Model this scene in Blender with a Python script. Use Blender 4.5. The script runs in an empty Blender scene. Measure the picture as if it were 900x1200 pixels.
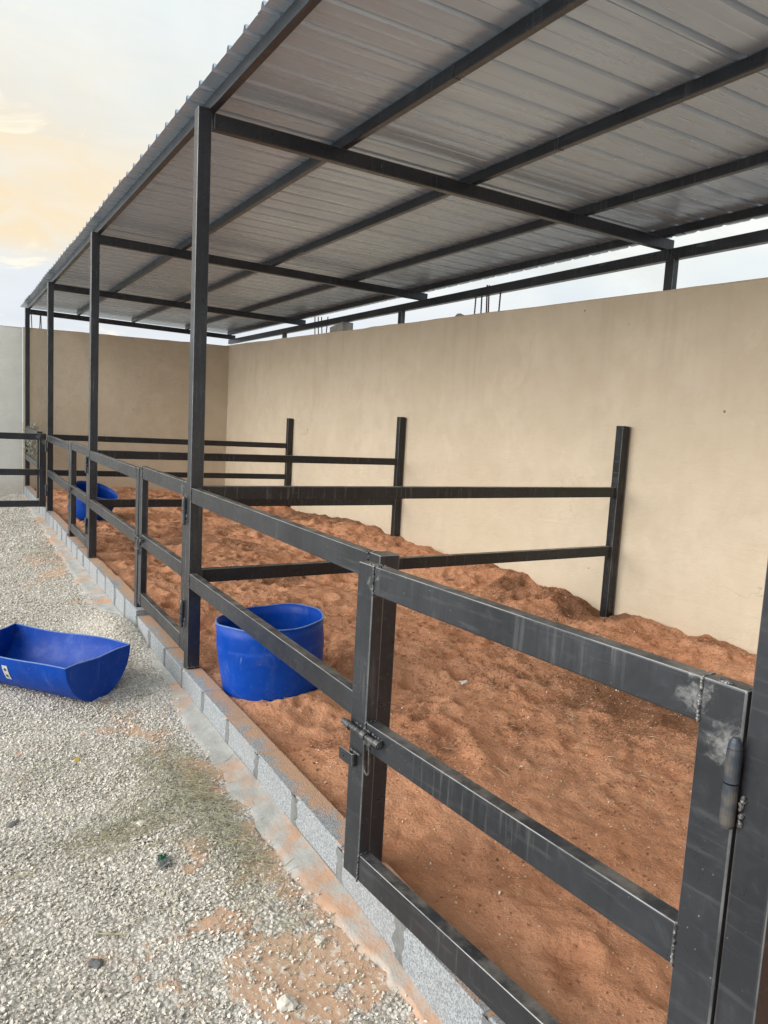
import bpy, bmesh, math, random
import numpy as np
from mathutils import Vector, Matrix, Euler
random.seed(7)
rng = np.random.default_rng(11)
S = bpy.context.scene
C = S.collection

# ------------------------------------------------------------------ camera
yaw, pit, rol = (math.radians(a) for a in (30.137, -6.708, 3.174))
fwd = Vector((math.sin(yaw) * math.cos(pit), math.cos(yaw) * math.cos(pit), math.sin(pit)))
rt = Vector((math.cos(yaw), -math.sin(yaw), 0))
up = rt.cross(fwd)
Rv = math.cos(rol) * rt + math.sin(rol) * up
Uv = -math.sin(rol) * rt + math.cos(rol) * up
cd = bpy.data.cameras.new('camera')
cam = bpy.data.objects.new('camera', cd)
C.objects.link(cam)
cd.sensor_fit = 'HORIZONTAL'
cd.sensor_width = 36
cd.lens = 889.2 / 900 * 36
cd.clip_start = 0.05
cd.clip_end = 2000
M = Matrix((Rv, Uv, -fwd)).transposed().to_4x4()
M.translation = Vector((-1.1478, -3.9807, 1.3816))
cam.matrix_world = M
S.camera = cam

# ------------------------------------------------------------------ light
S.view_settings.view_transform = 'Standard'
S.view_settings.look = 'None'
S.view_settings.exposure = 0.98
S.view_settings.gamma = 1.0
SUN_EL, SUN_AZ = 22.0, -84.0          # azimuth from +y towards +x
sund = Vector((math.sin(math.radians(SUN_AZ)) * math.cos(math.radians(SUN_EL)),
               math.cos(math.radians(SUN_AZ)) * math.cos(math.radians(SUN_EL)), math.sin(math.radians(SUN_EL))))
sl = bpy.data.lights.new('sun', 'SUN')
sl.energy = 2.35
sl.angle = math.radians(55)
sl.color = (1.0, 0.95, 0.88)
so = bpy.data.objects.new('sun', sl)
C.objects.link(so)
so.location = (-8, 8, 8)
so.rotation_euler = sund.to_track_quat('Z', 'Y').to_euler()


class NT:
    """small node helper"""
    def __init__(self, tree):
        self.t = tree
        self.n = tree.nodes
        self.l = tree.links

    def node(self, kind, **kw):
        n = self.n.new(kind)
        for k, v in kw.items():
            if k.startswith('i_'):
                key = k[2:]
                key = int(key) if key.isdigit() else key.replace('_', ' ')
                self.set(n.inputs[key], v)
            else:
                setattr(n, k, v)
        return n

    def set(self, sock, v):
        if hasattr(v, 'is_output') or isinstance(v, bpy.types.NodeSocket):
            self.l.new(v, sock)
        else:
            if sock.type == 'RGBA' and hasattr(v, '__len__') and len(v) == 3:
                v = (*v, 1)
            sock.default_value = v

    def noise(self, vec, scale, detail=4, rough=.55, dist=0, dims='3D'):
        n = self.n.new('ShaderNodeTexNoise')
        n.noise_dimensions = dims
        self.l.new(vec, n.inputs['Vector'])
        n.inputs['Scale'].default_value = scale
        n.inputs['Detail'].default_value = detail
        n.inputs['Roughness'].default_value = rough
        n.inputs['Distortion'].default_value = dist
        return n.outputs['Fac']

    def vor(self, vec, scale, feat='F1', out='Distance', rand=1):
        n = self.n.new('ShaderNodeTexVoronoi')
        n.feature = feat
        self.l.new(vec, n.inputs['Vector'])
        n.inputs['Scale'].default_value = scale
        n.inputs['Randomness'].default_value = rand
        return n.outputs[out]

    def math(self, op, a, b=None, c=None, clamp=False):
        n = self.n.new('ShaderNodeMath')
        n.operation = op
        n.use_clamp = clamp
        for i, v in enumerate((a, b, c)):
            if v is not None:
                self.set(n.inputs[i], v)
        return n.outputs[0]

    def vmath(self, op, a, b=None):
        n = self.n.new('ShaderNodeVectorMath')
        n.operation = op
        self.set(n.inputs[0], a)
        if b is not None:
            self.set(n.inputs[1], b)
        return n.outputs['Value'] if op in ('DOT_PRODUCT', 'DISTANCE', 'LENGTH') else n.outputs['Vector']

    def ramp(self, v, a, b, lo=0., hi=1., smooth=True):
        n = self.n.new('ShaderNodeMapRange')
        n.interpolation_type = 'SMOOTHSTEP' if smooth else 'LINEAR'
        self.set(n.inputs[0], v)
        n.inputs[1].default_value = a
        n.inputs[2].default_value = b
        n.inputs[3].default_value = lo
        n.inputs[4].default_value = hi
        return n.outputs[0]

    def mix(self, f, a, b, mode='MIX'):
        n = self.n.new('ShaderNodeMix')
        n.data_type = 'RGBA'
        n.blend_type = mode
        self.set(n.inputs[0], f)
        self.set(n.inputs[6], a)
        self.set(n.inputs[7], b)
        return n.outputs[2]

    def bump(self, h, strength=.5, dist=.01, prev=None):
        n = self.n.new('ShaderNodeBump')
        n.inputs['Strength'].default_value = strength
        n.inputs['Distance'].default_value = dist
        self.l.new(h, n.inputs['Height'])
        if prev is not None:
            self.l.new(prev, n.inputs['Normal'])
        return n.outputs['Normal']

    def scale(self, vec, s):
        n = self.n.new('ShaderNodeMapping')
        self.l.new(vec, n.inputs[0])
        n.inputs['Scale'].default_value = s
        return n.outputs[0]


def rgb(r, g, b):
    f = lambda c: (c / 255 / 12.92) if c / 255 <= .04045 else ((c / 255 + .055) / 1.055) ** 2.4
    return (f(r), f(g), f(b))


# ------------------------------------------------------------------ sky
W = bpy.data.worlds.new('World')
S.world = W
W.use_nodes = True
w = NT(W.node_tree)
W.node_tree.nodes.clear()
SKYS = 0.1
tc = w.node('ShaderNodeTexCoord').outputs['Generated']
sky = w.node('ShaderNodeTexSky', sky_type='NISHITA', sun_disc=False,
             sun_elevation=math.radians(SUN_EL), sun_rotation=math.radians(SUN_AZ))
dn = w.vmath('NORMALIZE', tc)
sep = w.node('ShaderNodeSeparateXYZ', i_0=dn)
z = sep.outputs[2]
# flattened cloud-sheet coordinates
zz = w.math('ADD', w.math('MAXIMUM', z, 0.0), 0.22)
comb = w.node('ShaderNodeCombineXYZ', i_0=w.math('DIVIDE', sep.outputs[0], zz), i_1=w.math('DIVIDE', sep.outputs[1], zz), i_2=0.)
cp = comb.outputs[0]
n1 = w.noise(cp, 1.3, 6, .55, .6)
n2 = w.noise(cp, 4.5, 6, .6, .8)
cool = w.mix(w.ramp(n1, .35, .68), rgb(222, 230, 232), rgb(240, 242, 238))
# warm glow of the low veiled sun, wide and soft
gl = w.vmath('DOT_PRODUCT', dn, Vector((-.10, .975, .19)).normalized())
warm = w.ramp(gl, .84, 1.0)
band = w.math('MULTIPLY', w.ramp(z, .14, .19), w.ramp(z, .46, .22))
wf = w.math('MULTIPLY', w.math('MULTIPLY', warm, band), w.ramp(n2, .25, .62, .55, 1.0))
c1 = w.mix(w.math('MULTIPLY', wf, 1.0), cool, rgb(240, 220, 186))
hor = w.mix(w.ramp(n1, .3, .7), rgb(216, 222, 229), rgb(228, 232, 236))
c2 = w.mix(w.ramp(w.math('ADD', z, w.math('MULTIPLY', w.math('SUBTRACT', n2, .5), .05)), .20, .13), c1, hor)
# thin grey bars and soft structure in the veil
dk_ = w.math('MULTIPLY', w.ramp(w.noise(w.scale(cp, (1.0, 2.2, 1)), 2.1, 6, .6, .5), .48, .70), w.ramp(z, .10, .2))
c2 = w.mix(w.math('MULTIPLY', dk_, .55), c2, rgb(221, 222, 217))
# brighter veil around the hidden sun
gs = w.vmath('DOT_PRODUCT', dn, sund)
c3 = w.mix(w.ramp(gs, .72, 1.0, 0, .75), c2, (1.0, .97, .86))
# streaks and puffs with brighter rims near the glow
puff = w.math('MULTIPLY', w.ramp(n2, .56, .70), w.ramp(gl, .9, .985))
c4 = w.mix(w.math('MULTIPLY', puff, .8), c3, rgb(255, 246, 224))
clb = w.vmath('SCALE', c4)
clb.node.inputs['Scale'].default_value = 0.575 / SKYS
cov = w.ramp(n1, .30, .45, .93, .99)
fin = w.mix(cov, sky.outputs[0], clb)
bg = w.node('ShaderNodeBackground', i_Color=fin, i_Strength=SKYS)
out = w.node('ShaderNodeOutputWorld')
W.node_tree.links.new(bg.outputs[0], out.inputs[0])


# ------------------------------------------------------------------ object helpers
def link(o, parent=None):
    C.objects.link(o)
    if parent is not None:
        o.parent = parent
    return o


def tag(o, label=None, cat=None, group=None, kind=None):
    if label: o['label'] = label
    if cat: o['category'] = cat
    if group: o['group'] = group
    if kind: o['kind'] = kind
    return o


def thing(name, label, cat, loc=(0, 0, 0), rotz=0., group=None):
    o = bpy.data.objects.new(name, None)
    o.empty_display_size = .1
    link(o)
    o.location = loc
    o.rotation_euler = (0, 0, rotz)
    return tag(o, label, cat, group)


def obj(name, bm, mat, parent=None, smooth=False):
    me = bpy.data.meshes.new(name)
    bm.to_mesh(me)
    bm.free()
    if smooth:
        me.shade_smooth()
    me.materials.append(mat)
    o = link(bpy.data.objects.new(name, me), parent)
    if name in ('weld_bead', 'printed_mark', 'bolt_sleeve'):
        o['kind'] = 'stuff'
    return o


def grid_obj(name, V, nu, nv, mat, attrs=None, smooth=True):
    """V: (nu*nv,3) row-major in u"""
    i = np.arange(nu - 1)[:, None] * nv + np.arange(nv - 1)[None, :]
    F = np.stack([i, i + nv, i + nv + 1, i + 1], -1).reshape(-1, 4)
    me = bpy.data.meshes.new(name)
    me.vertices.add(len(V))
    me.vertices.foreach_set('co', V.astype(np.float32).ravel())
    me.loops.add(F.size)
    me.loops.foreach_set('vertex_index', F.ravel().astype(np.int32))
    me.polygons.add(len(F))
    me.polygons.foreach_set('loop_start', (np.arange(len(F)) * 4).astype(np.int32))
    me.update(calc_edges=True)
    for k, a in (attrs or {}).items():
        at = me.attributes.new(k, 'FLOAT', 'POINT')
        at.data.foreach_set('value', a.astype(np.float32).ravel())
    if smooth:
        me.shade_smooth()
    me.materials.append(mat)
    return link(bpy.data.objects.new(name, me))


def add_box(bm, size, center=(0, 0, 0), bev=.004, seg=2, mat=None):
    r = bmesh.ops.create_cube(bm, size=1.0)
    vs = r['verts']
    bmesh.ops.scale(bm, vec=size, verts=vs)
    if bev > 0:
        es = list({e for v in vs for e in v.link_edges})
        r2 = bmesh.ops.bevel(bm, geom=es, offset=bev, segments=seg, affect='EDGES', profile=.5)
        vs = list({v for f in r2['faces'] for v in f.verts} | {v for v in vs if v.is_valid})
    T = Matrix.Translation(center) if mat is None else mat
    bmesh.ops.transform(bm, matrix=T, verts=vs)
    return vs


def bar(bm, a, b, w_, h_, bev=.004, seg=2):
    """rectangular tube from a to b: w_ sideways, h_ upward"""
    a, b = Vector(a), Vector(b)
    d = (b - a)
    L = d.length
    d.normalize()
    side = d.cross(Vector((0, 0, 1)))
    if side.length < 1e-3:
        side = Vector((1, 0, 0))
    side.normalize()
    u = side.cross(d)
    m = Matrix((side, d, u)).transposed().to_4x4()
    m.translation = (a + b) / 2
    return add_box(bm, (w_, L, h_), bev=bev, seg=seg, mat=m)


def add_cyl(bm, a, b, r, seg=14, r2=None, bev=0):
    a, b = Vector(a), Vector(b)
    d = b - a
    q = bmesh.ops.create_cone(bm, cap_ends=True, segments=seg, radius1=r, radius2=r if r2 is None else r2, depth=d.length)
    m = d.to_track_quat('Z', 'Y').to_matrix().to_4x4()
    m.translation = (a + b) / 2
    bmesh.ops.transform(bm, matrix=m, verts=q['verts'])
    return q['verts']


def weld(bm, a, b, n, r=.006):
    a, b = Vector(a), Vector(b)
    n = int(n * 1.5)
    for k in range(n):
        t = (k + .5 * random.random() + .25) / n
        p = a.lerp(b, t) + Vector((random.uniform(-1, 1), random.uniform(-1, 1), random.uniform(-1, 1))) * r * .25
        q = bmesh.ops.create_icosphere(bm, subdivisions=1, radius=.62 * r * random.uniform(.7, 1.25))
        bmesh.ops.transform(bm, matrix=Matrix.Translation(p), verts=q['verts'])


def copy_tree(o, parent=None):
    c = o.copy()
    link(c)
    if parent is not None:
        c.parent = parent
    for ch in list(o.children):
        copy_tree(ch, c)
    return c


# ------------------------------------------------------------------ value noise (numpy)
class VN:
    def __init__(self, seed):
        self.g = np.random.default_rng(seed).random((256, 256))

    def at(self, x, y):
        xi = np.floor(x).astype(int)
        yi = np.floor(y).astype(int)
        fx, fy = x - xi, y - yi
        fx = fx * fx * fx * (fx * (fx * 6 - 15) + 10)
        fy = fy * fy * fy * (fy * (fy * 6 - 15) + 10)
        g = self.g
        a = g[xi % 256, yi % 256]; b = g[(xi + 1) % 256, yi % 256]
        c = g[xi % 256, (yi + 1) % 256]; d = g[(xi + 1) % 256, (yi + 1) % 256]
        return (a * (1 - fx) + b * fx) * (1 - fy) + (c * (1 - fx) + d * fx) * fy - .5


def fbm(x, y, f, octv, seed, gain=.5):
    s = 0
    a = 1.
    for k in range(octv):
        ca, sa = math.cos(k * 1.1 + seed), math.sin(k * 1.1 + seed)
        s = s + a * VN(seed * 31 + k).at((x * ca - y * sa) * f + 17.3 * k, (x * sa + y * ca) * f + 9.1 * k)
        f *= 2.03
        a *= gain
    return s


def sstep(a, b, x):
    t = np.clip((x - a) / (b - a), 0, 1)
    return t * t * (3 - 2 * t)


# ------------------------------------------------------------------ materials
def new_mat(name):
    m = bpy.data.materials.new(name)
    m.use_nodes = True
    t = NT(m.node_tree)
    p = m.node_tree.nodes['Principled BSDF']
    return m, t, p


def pos(t):
    return t.node('ShaderNodeNewGeometry').outputs['Position']


def objco(t):
    o = t.node('ShaderNodeTexCoord').outputs['Object']
    r = t.node('ShaderNodeObjectInfo').outputs['Random']
    return o, t.vmath('ADD', o, t.vmath('MULTIPLY', t.node('ShaderNodeCombineXYZ', i_0=r, i_1=r, i_2=r).outputs[0], (37., 53., 71.)))


def steel_mat(name, marks=(), dark=1.0):
    """bare mill-scale box section; marks = (x, y, z, radius) of ground-bright weld spots in object space"""
    m, t, p = new_mat(name)
    o, oc = objco(t)
    P = pos(t)
    big = t.noise(P, 3.2, 3, .5, .2)
    mid = t.noise(P, 22, 5, .65, 1.0)
    fine = t.noise(P, 160, 3, .6)
    # roll streaks along each direction, broken up
    st = t.noise(t.scale(P, (60, 60, 4)), 1.0, 4, .6)
    st2 = t.noise(t.scale(P, (60, 3, 60)), 1.0, 4, .6)
    c = t.mix(t.ramp(big, .3, .7), (.026 * dark, .029 * dark, .036 * dark), (.042 * dark, .047 * dark, .057 * dark))
    c = t.mix(t.ramp(mid, .5, .8, 0, .3), c, (.080 * dark, .086 * dark, .096 * dark))
    c = t.mix(t.math('MULTIPLY', t.ramp(st, .52, .75), .35), c, (.02, .02, .022))
    c = t.mix(t.math('MULTIPLY', t.ramp(st, .47, .30), t.ramp(t.noise(P, 2.7, 3), .42, .62, 0, .45)), c, (.15, .155, .16))
    c = t.mix(t.math('MULTIPLY', t.ramp(st2, .55, .75), .4), c, (.11, .117, .125))
    # dust and sand film with its own patchy outline, thicker on upward faces
    nz = t.node('ShaderNodeSeparateXYZ', i_0=t.node('ShaderNodeNewGeometry').outputs['Normal']).outputs[2]
    du = t.math('MULTIPLY', t.ramp(nz, .4, .9, .0, .7), t.ramp(t.noise(P, 9, 6, .7), .38, .68))
    c = t.mix(du, c, (.27, .25, .23))
    # edge highlights painted pale along the upper and vertical arrises
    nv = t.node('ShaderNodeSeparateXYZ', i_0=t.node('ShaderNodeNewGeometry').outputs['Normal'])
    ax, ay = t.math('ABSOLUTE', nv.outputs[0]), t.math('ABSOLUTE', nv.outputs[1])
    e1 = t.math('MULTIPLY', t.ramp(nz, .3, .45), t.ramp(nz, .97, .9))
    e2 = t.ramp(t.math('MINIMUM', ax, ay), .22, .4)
    edge_hl = t.math('MULTIPLY', t.math('MAXIMUM', e1, t.math('MULTIPLY', e2, .55)), t.ramp(t.noise(P, 6, 5, .65), .32, .6, .25, .85))
    c = t.mix(edge_hl, c, (.36, .37, .38))
    # pin-prick spatter
    sp = t.ramp(t.vor(P, 55), .10, .05)
    sp = t.math('MULTIPLY', sp, t.ramp(t.noise(P, 3.1, 2), .52, .6))
    c = t.mix(t.math('MULTIPLY', sp, .6), c, (.42, .42, .41))
    # a few straight rubs across the section
    sc = t.math('MULTIPLY', t.ramp(t.noise(t.scale(P, (40, 2.2, 9)), 1.0, 2, .4), .72, .76), t.ramp(t.noise(P, 2.3, 2), .5, .6))
    c = t.mix(t.math('MULTIPLY', sc, .35), c, (.25, .25, .25))
    rough = t.ramp(mid, .3, .75, .27, .42)
    for (x, y, z_, r) in marks:
        d = t.vmath('DISTANCE', o, (x, y, z_))
        k = t.ramp(t.math('ADD', t.math('DIVIDE', d, r), t.math('MULTIPLY', t.math('SUBTRACT', t.noise(o, 34, 5, .7, 1.2), .5), 2.6)), 1.0, .35)
        c = t.mix(t.math('MULTIPLY', k, t.ramp(t.noise(o, 60, 4, .7), .3, .65, .10, .62)), c, (.34, .35, .355))
    p.inputs['Metallic'].default_value = .35
    t.set(p.inputs['Base Color'], c)
    t.set(p.inputs['Roughness'], rough)
    nb = t.bump(t.math('ADD', t.math('MULTIPLY', fine, .3), mid), .10, .003)
    t.set(p.inputs['Normal'], nb)
    return m


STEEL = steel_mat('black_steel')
STEEL_IN = steel_mat('darker_black_steel', dark=.55)  # same steel in a darker tone, for the stall dividers
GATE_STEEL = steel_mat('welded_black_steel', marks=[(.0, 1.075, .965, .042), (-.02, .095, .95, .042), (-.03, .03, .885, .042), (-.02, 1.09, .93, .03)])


def weld_mat():
    m, t, p = new_mat('weld_metal')
    P = pos(t)
    c = t.mix(t.ramp(t.noise(P, 120, 3), .35, .65), (.03, .03, .034), (.26, .26, .26))
    t.set(p.inputs['Base Color'], c)
    p.inputs['Metallic'].default_value = .5
    p.inputs['Roughness'].default_value = .45
    return m


WELD = weld_mat()


def zinc_mat():
    m, t, p = new_mat('worn_bolt_steel')
    P = pos(t)
    c = t.mix(t.ramp(t.noise(P, 60, 4), .35, .7), (.05, .053, .057), (.15, .15, .155))
    t.set(p.inputs['Base Color'], c)
    p.inputs['Metallic'].default_value = .6
    p.inputs['Roughness'].default_value = .38
    return m


BOLT = zinc_mat()


def hinge_mat():
    m, t, p = new_mat('hinge_steel')
    P = pos(t)
    c = t.mix(t.ramp(t.noise(P, 30, 4), .35, .65), (.045, .056, .075), (.115, .108, .10))
    t.set(p.inputs['Base Color'], c)
    p.inputs['Metallic'].default_value = .4
    p.inputs['Roughness'].default_value = .45
    return m


HINGE = hinge_mat()


def roof_mat():
    m, t, p = new_mat('grey_coated_sheet')
    P = pos(t)
    b = t.noise(P, 1.2, 5, .6)
    s = t.noise(t.scale(P, (.9, 9, 6)), 1.0, 4, .55, .3)
    c = t.mix(t.ramp(b, .3, .7), (.41, .52, .65), (.45, .56, .69))
    c = t.mix(t.ramp(s, .5, .8, 0, .12), c, (.32, .41, .52))
    t.set(p.inputs['Base Color'], c)
    p.inputs['Metallic'].default_value = .35
    t.set(p.inputs['Roughness'], t.ramp(s, .3, .7, .24, .33))
    h = t.noise(t.scale(P, (1.6, 7, 4)), 1.0, 2, .4, .4)
    t.set(p.inputs['Normal'], t.bump(h, .4, .008))
    return m


ROOF = roof_mat()


def wall_mat(name, a, b, stain, dirt):
    m, t, p = new_mat(name)
    P = pos(t)
    big = t.noise(P, .9, 5, .55, .3)
    mid = t.noise(P, 5, 6, .6, .3)
    fine = t.noise(P, 90, 3, .6)
    str_ = t.noise(t.scale(P, (5, 5, .35)), 1.0, 5, .6, .2)
    c = t.mix(t.ramp(big, .3, .7), a, b)
    c = t.mix(t.ramp(mid, .35, .75, 0, .6), c, stain)
    z_ = t.node('ShaderNodeSeparateXYZ', i_0=P).outputs[2]
    # rain wash running down from the coping
    k = t.math('MULTIPLY', t.ramp(str_, .5, .8), t.ramp(z_, .9, 2.5, .06, .42))
    c = t.mix(k, c, dirt)
    # splash and dust above the sand
    d2 = t.math('MULTIPLY', t.ramp(t.math('ADD', z_, t.math('MULTIPLY', mid, .35)), .42, .12), .35)
    c = t.mix(d2, c, (.47, .34, .24))
    # repaired patches and hairline cracks
    pt_ = t.math('MULTIPLY', t.ramp(t.noise(P, 1.6, 6, .7, .8), .58, .62), .22)
    c = t.mix(pt_, c, tuple(min(1, q * 1.10) for q in b))
    wv = t.vmath('ADD', P, t.vmath('SCALE', t.node('ShaderNodeTexNoise', i_Vector=P, i_Scale=3.0, i_Detail=5.0).outputs['Color']))
    cr = t.ramp(t.vor(wv, .9, feat='DISTANCE_TO_EDGE'), .0045, .0015)
    cr = t.math('MULTIPLY', cr, t.ramp(t.noise(P, .8, 3), .54, .62))
    c = t.mix(t.math('MULTIPLY', cr, .4), c, (.25, .21, .165))
    # scuffs, nail holes
    sc = t.math('MULTIPLY', t.ramp(t.noise(t.scale(P, (14, 14, 40)), 1.0, 4, .7, 1.5), .69, .76), t.ramp(t.noise(P, 1.7, 2), .46, .58))
    c = t.mix(t.math('MULTIPLY', sc, .55), c, (.22, .19, .15))
    ho = t.math('MULTIPLY', t.ramp(t.vor(P, 2.6), .030, .018), t.ramp(t.noise(P, 1.1, 2), .42, .5))
    c = t.mix(t.math('MULTIPLY', ho, .8), c, (.10, .085, .07))
    t.set(p.inputs['Base Color'], c)
    p.inputs['Roughness'].default_value = .92
    p.inputs['Specular IOR Level'].default_value = .2
    tw = t.noise(t.scale(P, (3, 3, 9)), 1.0, 4, .6, 1.8)
    h = t.math('ADD', t.math('ADD', t.math('MULTIPLY', mid, 1.0), t.math('MULTIPLY', tw, .9)), t.math('MULTIPLY', fine, .25))
    t.set(p.inputs['Normal'], t.bump(h, .5, .014))
    return m


WALL = wall_mat('tan_plaster', (.56, .492, .385), (.615, .548, .44), (.52, .45, .34), (.41, .345, .265))
PALE = wall_mat('pale_cement_plaster', (.72, .74, .71), (.78, .80, .77), (.68, .69, .66), (.62, .62, .59))


def block_mat():
    m, t, p = new_mat('grey_concrete_block')
    P = pos(t)
    r = t.node('ShaderNodeObjectInfo').outputs['Random']
    v = t.vor(P, 190, out='Color')
    vs = t.node('ShaderNodeSeparateXYZ', i_0=v).outputs[0]
    c = t.mix(t.ramp(vs, .0, 1.0), (.20, .225, .25), (.385, .415, .445))
    c = t.mix(t.ramp(t.noise(P, 210, 2), .60, .72), c, (.17, .18, .195))
    c = t.mix(t.ramp(t.noise(P, 6, 5, .6), .4, .8, 0, .5), c, (.26, .27, .28))
    c = t.mix(t.ramp(r, 0, 1, 0, .22), c, (.36, .365, .37))
    # sand lying on the top faces
    nz = t.node('ShaderNodeSeparateXYZ', i_0=t.node('ShaderNodeNewGeometry').outputs['Normal']).outputs[2]
    px = t.node('ShaderNodeSeparateXYZ', i_0=P).outputs[0]
    edge = t.math('ADD', t.noise(P, 7, 5, .65, .4), t.math('MULTIPLY', px, 3.0))
    k = t.math('MULTIPLY', t.ramp(nz, .5, .8), t.ramp(edge, .36, .56))
    sc = t.mix(t.noise(P, 40, 3), (.47, .27, .165), (.50, .33, .225))
    c = t.mix(t.math('MULTIPLY', k, .88), c, sc)
    t.set(p.inputs['Base Color'], c)
    p.inputs['Roughness'].default_value = .95
    p.inputs['Specular IOR Level'].default_value = .15
    h = t.math('ADD', t.vor(P, 190), t.noise(P, 60, 4))
    t.set(p.inputs['Normal'], t.bump(h, .6, .004))
    return m


BLOCK = block_mat()


def cement_mat(name='smeared_cement', a=(.36, .37, .36), b=(.47, .475, .46), sand=True):
    m, t, p = new_mat(name)
    P = pos(t)
    c = t.mix(t.ramp(t.noise(P, 8, 6, .65, .5), .3, .7), a, b)
    c = t.mix(t.ramp(t.noise(P, 60, 4), .5, .8, 0, .5), c, (.30, .295, .28))
    if sand:
        k = t.ramp(t.noise(P, 3.2, 7, .66, .5), .46, .64)
        c = t.mix(t.math('MULTIPLY', k, .85), c, t.mix(t.noise(P, 30, 3), (.50, .27, .16), (.55, .35, .23)))
    if sand is False:
        nz = t.node('ShaderNodeSeparateXYZ', i_0=t.node('ShaderNodeNewGeometry').outputs['Normal']).outputs[2]
        c = t.mix(t.ramp(nz, .6, .9, 0, .85), c, (.48, .30, .19))
    t.set(p.inputs['Base Color'], c)
    p.inputs['Roughness'].default_value = .9
    p.inputs['Specular IOR Level'].default_value = .2
    h = t.math('ADD', t.noise(P, 14, 6, .6), t.math('MULTIPLY', t.noise(P, 120, 2), .25))
    t.set(p.inputs['Normal'], t.bump(h, .5, .012))
    return m


CEMENT = cement_mat()
MORTAR = cement_mat('dark_joint_mortar', (.115, .125, .13), (.20, .21, .215), sand=False)
RAW = cement_mat('raw_concrete', (.30, .30, .29), (.45, .45, .43), sand=None)


def sand_mat():
    m, t, p = new_mat('orange_sand')
    P = pos(t)
    at = t.node('ShaderNodeAttribute', attribute_name='damp').outputs['Fac']
    big = t.noise(P, 1.3, 5, .6, .4)
    mid = t.noise(P, 7, 6, .65, .6)
    fine = t.noise(P, 70, 4, .7)
    gr = t.noise(P, 420, 2, .6)
    c = t.mix(t.ramp(big, .3, .7), (.52, .25, .142), (.60, .325, .20))
    c = t.mix(t.ramp(mid, .42, .75, 0, .75), c, (.40, .18, .098))
    c = t.mix(t.ramp(fine, .5, .85, 0, .55), c, (.27, .12, .066))
    c = t.mix(t.ramp(gr, .55, .8, 0, .35), c, (.60, .36, .23))
    # damp, dung-stained ground with crumbly outlines
    dk = t.ramp(t.math('ADD', at, t.math('MULTIPLY', t.math('SUBTRACT', fine, .5), .9)), .36, .68)
    c = t.mix(t.math('MULTIPLY', dk, .8), c, (.15, .080, .048))
    t.set(p.inputs['Base Color'], c)
    p.inputs['Roughness'].default_value = 1.0
    p.inputs['Specular IOR Level'].default_value = .1
    h = t.math('ADD', t.math('ADD', t.math('MULTIPLY', t.noise(P, 28, 6, .65), .9), t.math('MULTIPLY', fine, .45)), t.math('MULTIPLY', gr, .10))
    t.set(p.inputs['Normal'], t.bump(h, .9, .022))
    return m


SAND = sand_mat()


def ground_mat():
    m, t, p = new_mat('gravel_yard')
    P = pos(t)
    at = t.node('ShaderNodeAttribute', attribute_name='sandy').outputs['Fac']
    v = t.vor(P, 75, out='Color')
    vs = t.node('ShaderNodeSeparateXYZ', i_0=v)
    d = t.vor(P, 75)
    g = t.mix(vs.outputs[0], (.46, .44, .405), (.70, .68, .64))
    g = t.mix(t.ramp(d, .45, .75, 0, .8), g, (.25, .235, .21))
    g = t.mix(t.ramp(t.noise(P, 2.2, 5), .4, .7, 0, .3), g, (.33, .30, .26))
    s = t.mix(t.noise(P, 5, 5, .6), (.53, .32, .205), (.56, .43, .33))
    s = t.mix(t.ramp(t.noise(P, 45, 4, .7), .5, .8, 0, .5), s, (.40, .28, .19))
    s = t.mix(t.ramp(vs.outputs[1], .86, .9, 0, .7), s, (.66, .62, .56))
    k = t.ramp(t.math('ADD', at, t.math('MULTIPLY', t.math('SUBTRACT', t.noise(P, 16, 5, .7), .5), .9)), .35, .62)
    c = t.mix(k, g, s)
    t.set(p.inputs['Base Color'], c)
    p.inputs['Roughness'].default_value = .97
    p.inputs['Specular IOR Level'].default_value = .12
    h = t.mix(k, t.math('MULTIPLY', d, -1.0), t.math('MULTIPLY', t.noise(P, 40, 5, .7), .8))
    t.set(p.inputs['Normal'], t.bump(h, .7, .010))
    return m


GROUND = ground_mat()


def pebble_mat(name, cols, sc=90):
    m, t, p = new_mat(name)
    r = t.node('ShaderNodeObjectInfo').outputs['Random']
    cr = t.node('ShaderNodeValToRGB', i_0=r)
    e = cr.color_ramp.elements
    e[0].color = (*cols[0], 1)
    e[1].color = (*cols[-1], 1)
    for i, c in enumerate(cols[1:-1]):
        x = e.new((i + 1) / (len(cols) - 1))
        x.color = (*c, 1)
    P = pos(t)
    c = t.mix(t.ramp(t.noise(P, sc, 3), .4, .75, 0, .35), cr.outputs[0], (.25, .23, .20))
    t.set(p.inputs['Base Color'], c)
    p.inputs['Roughness'].default_value = .9
    p.inputs['Specular IOR Level'].default_value = .2
    return m


PEB = pebble_mat('limestone_pebbles', [(.46, .435, .395), (.66, .635, .585), (.76, .73, .67), (.69, .67, .63), (.79, .75, .68), (.55, .51, .44), (.71, .68, .63)])
CHIP = pebble_mat('pale_chips', [(.45, .37, .28), (.66, .56, .42), (.74, .68, .58), (.55, .38, .25)])
CRUMB = pebble_mat('sand_crumbs', [(.30, .14, .07), (.42, .20, .10), (.19, .095, .05), (.36, .17, .085)])


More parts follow.
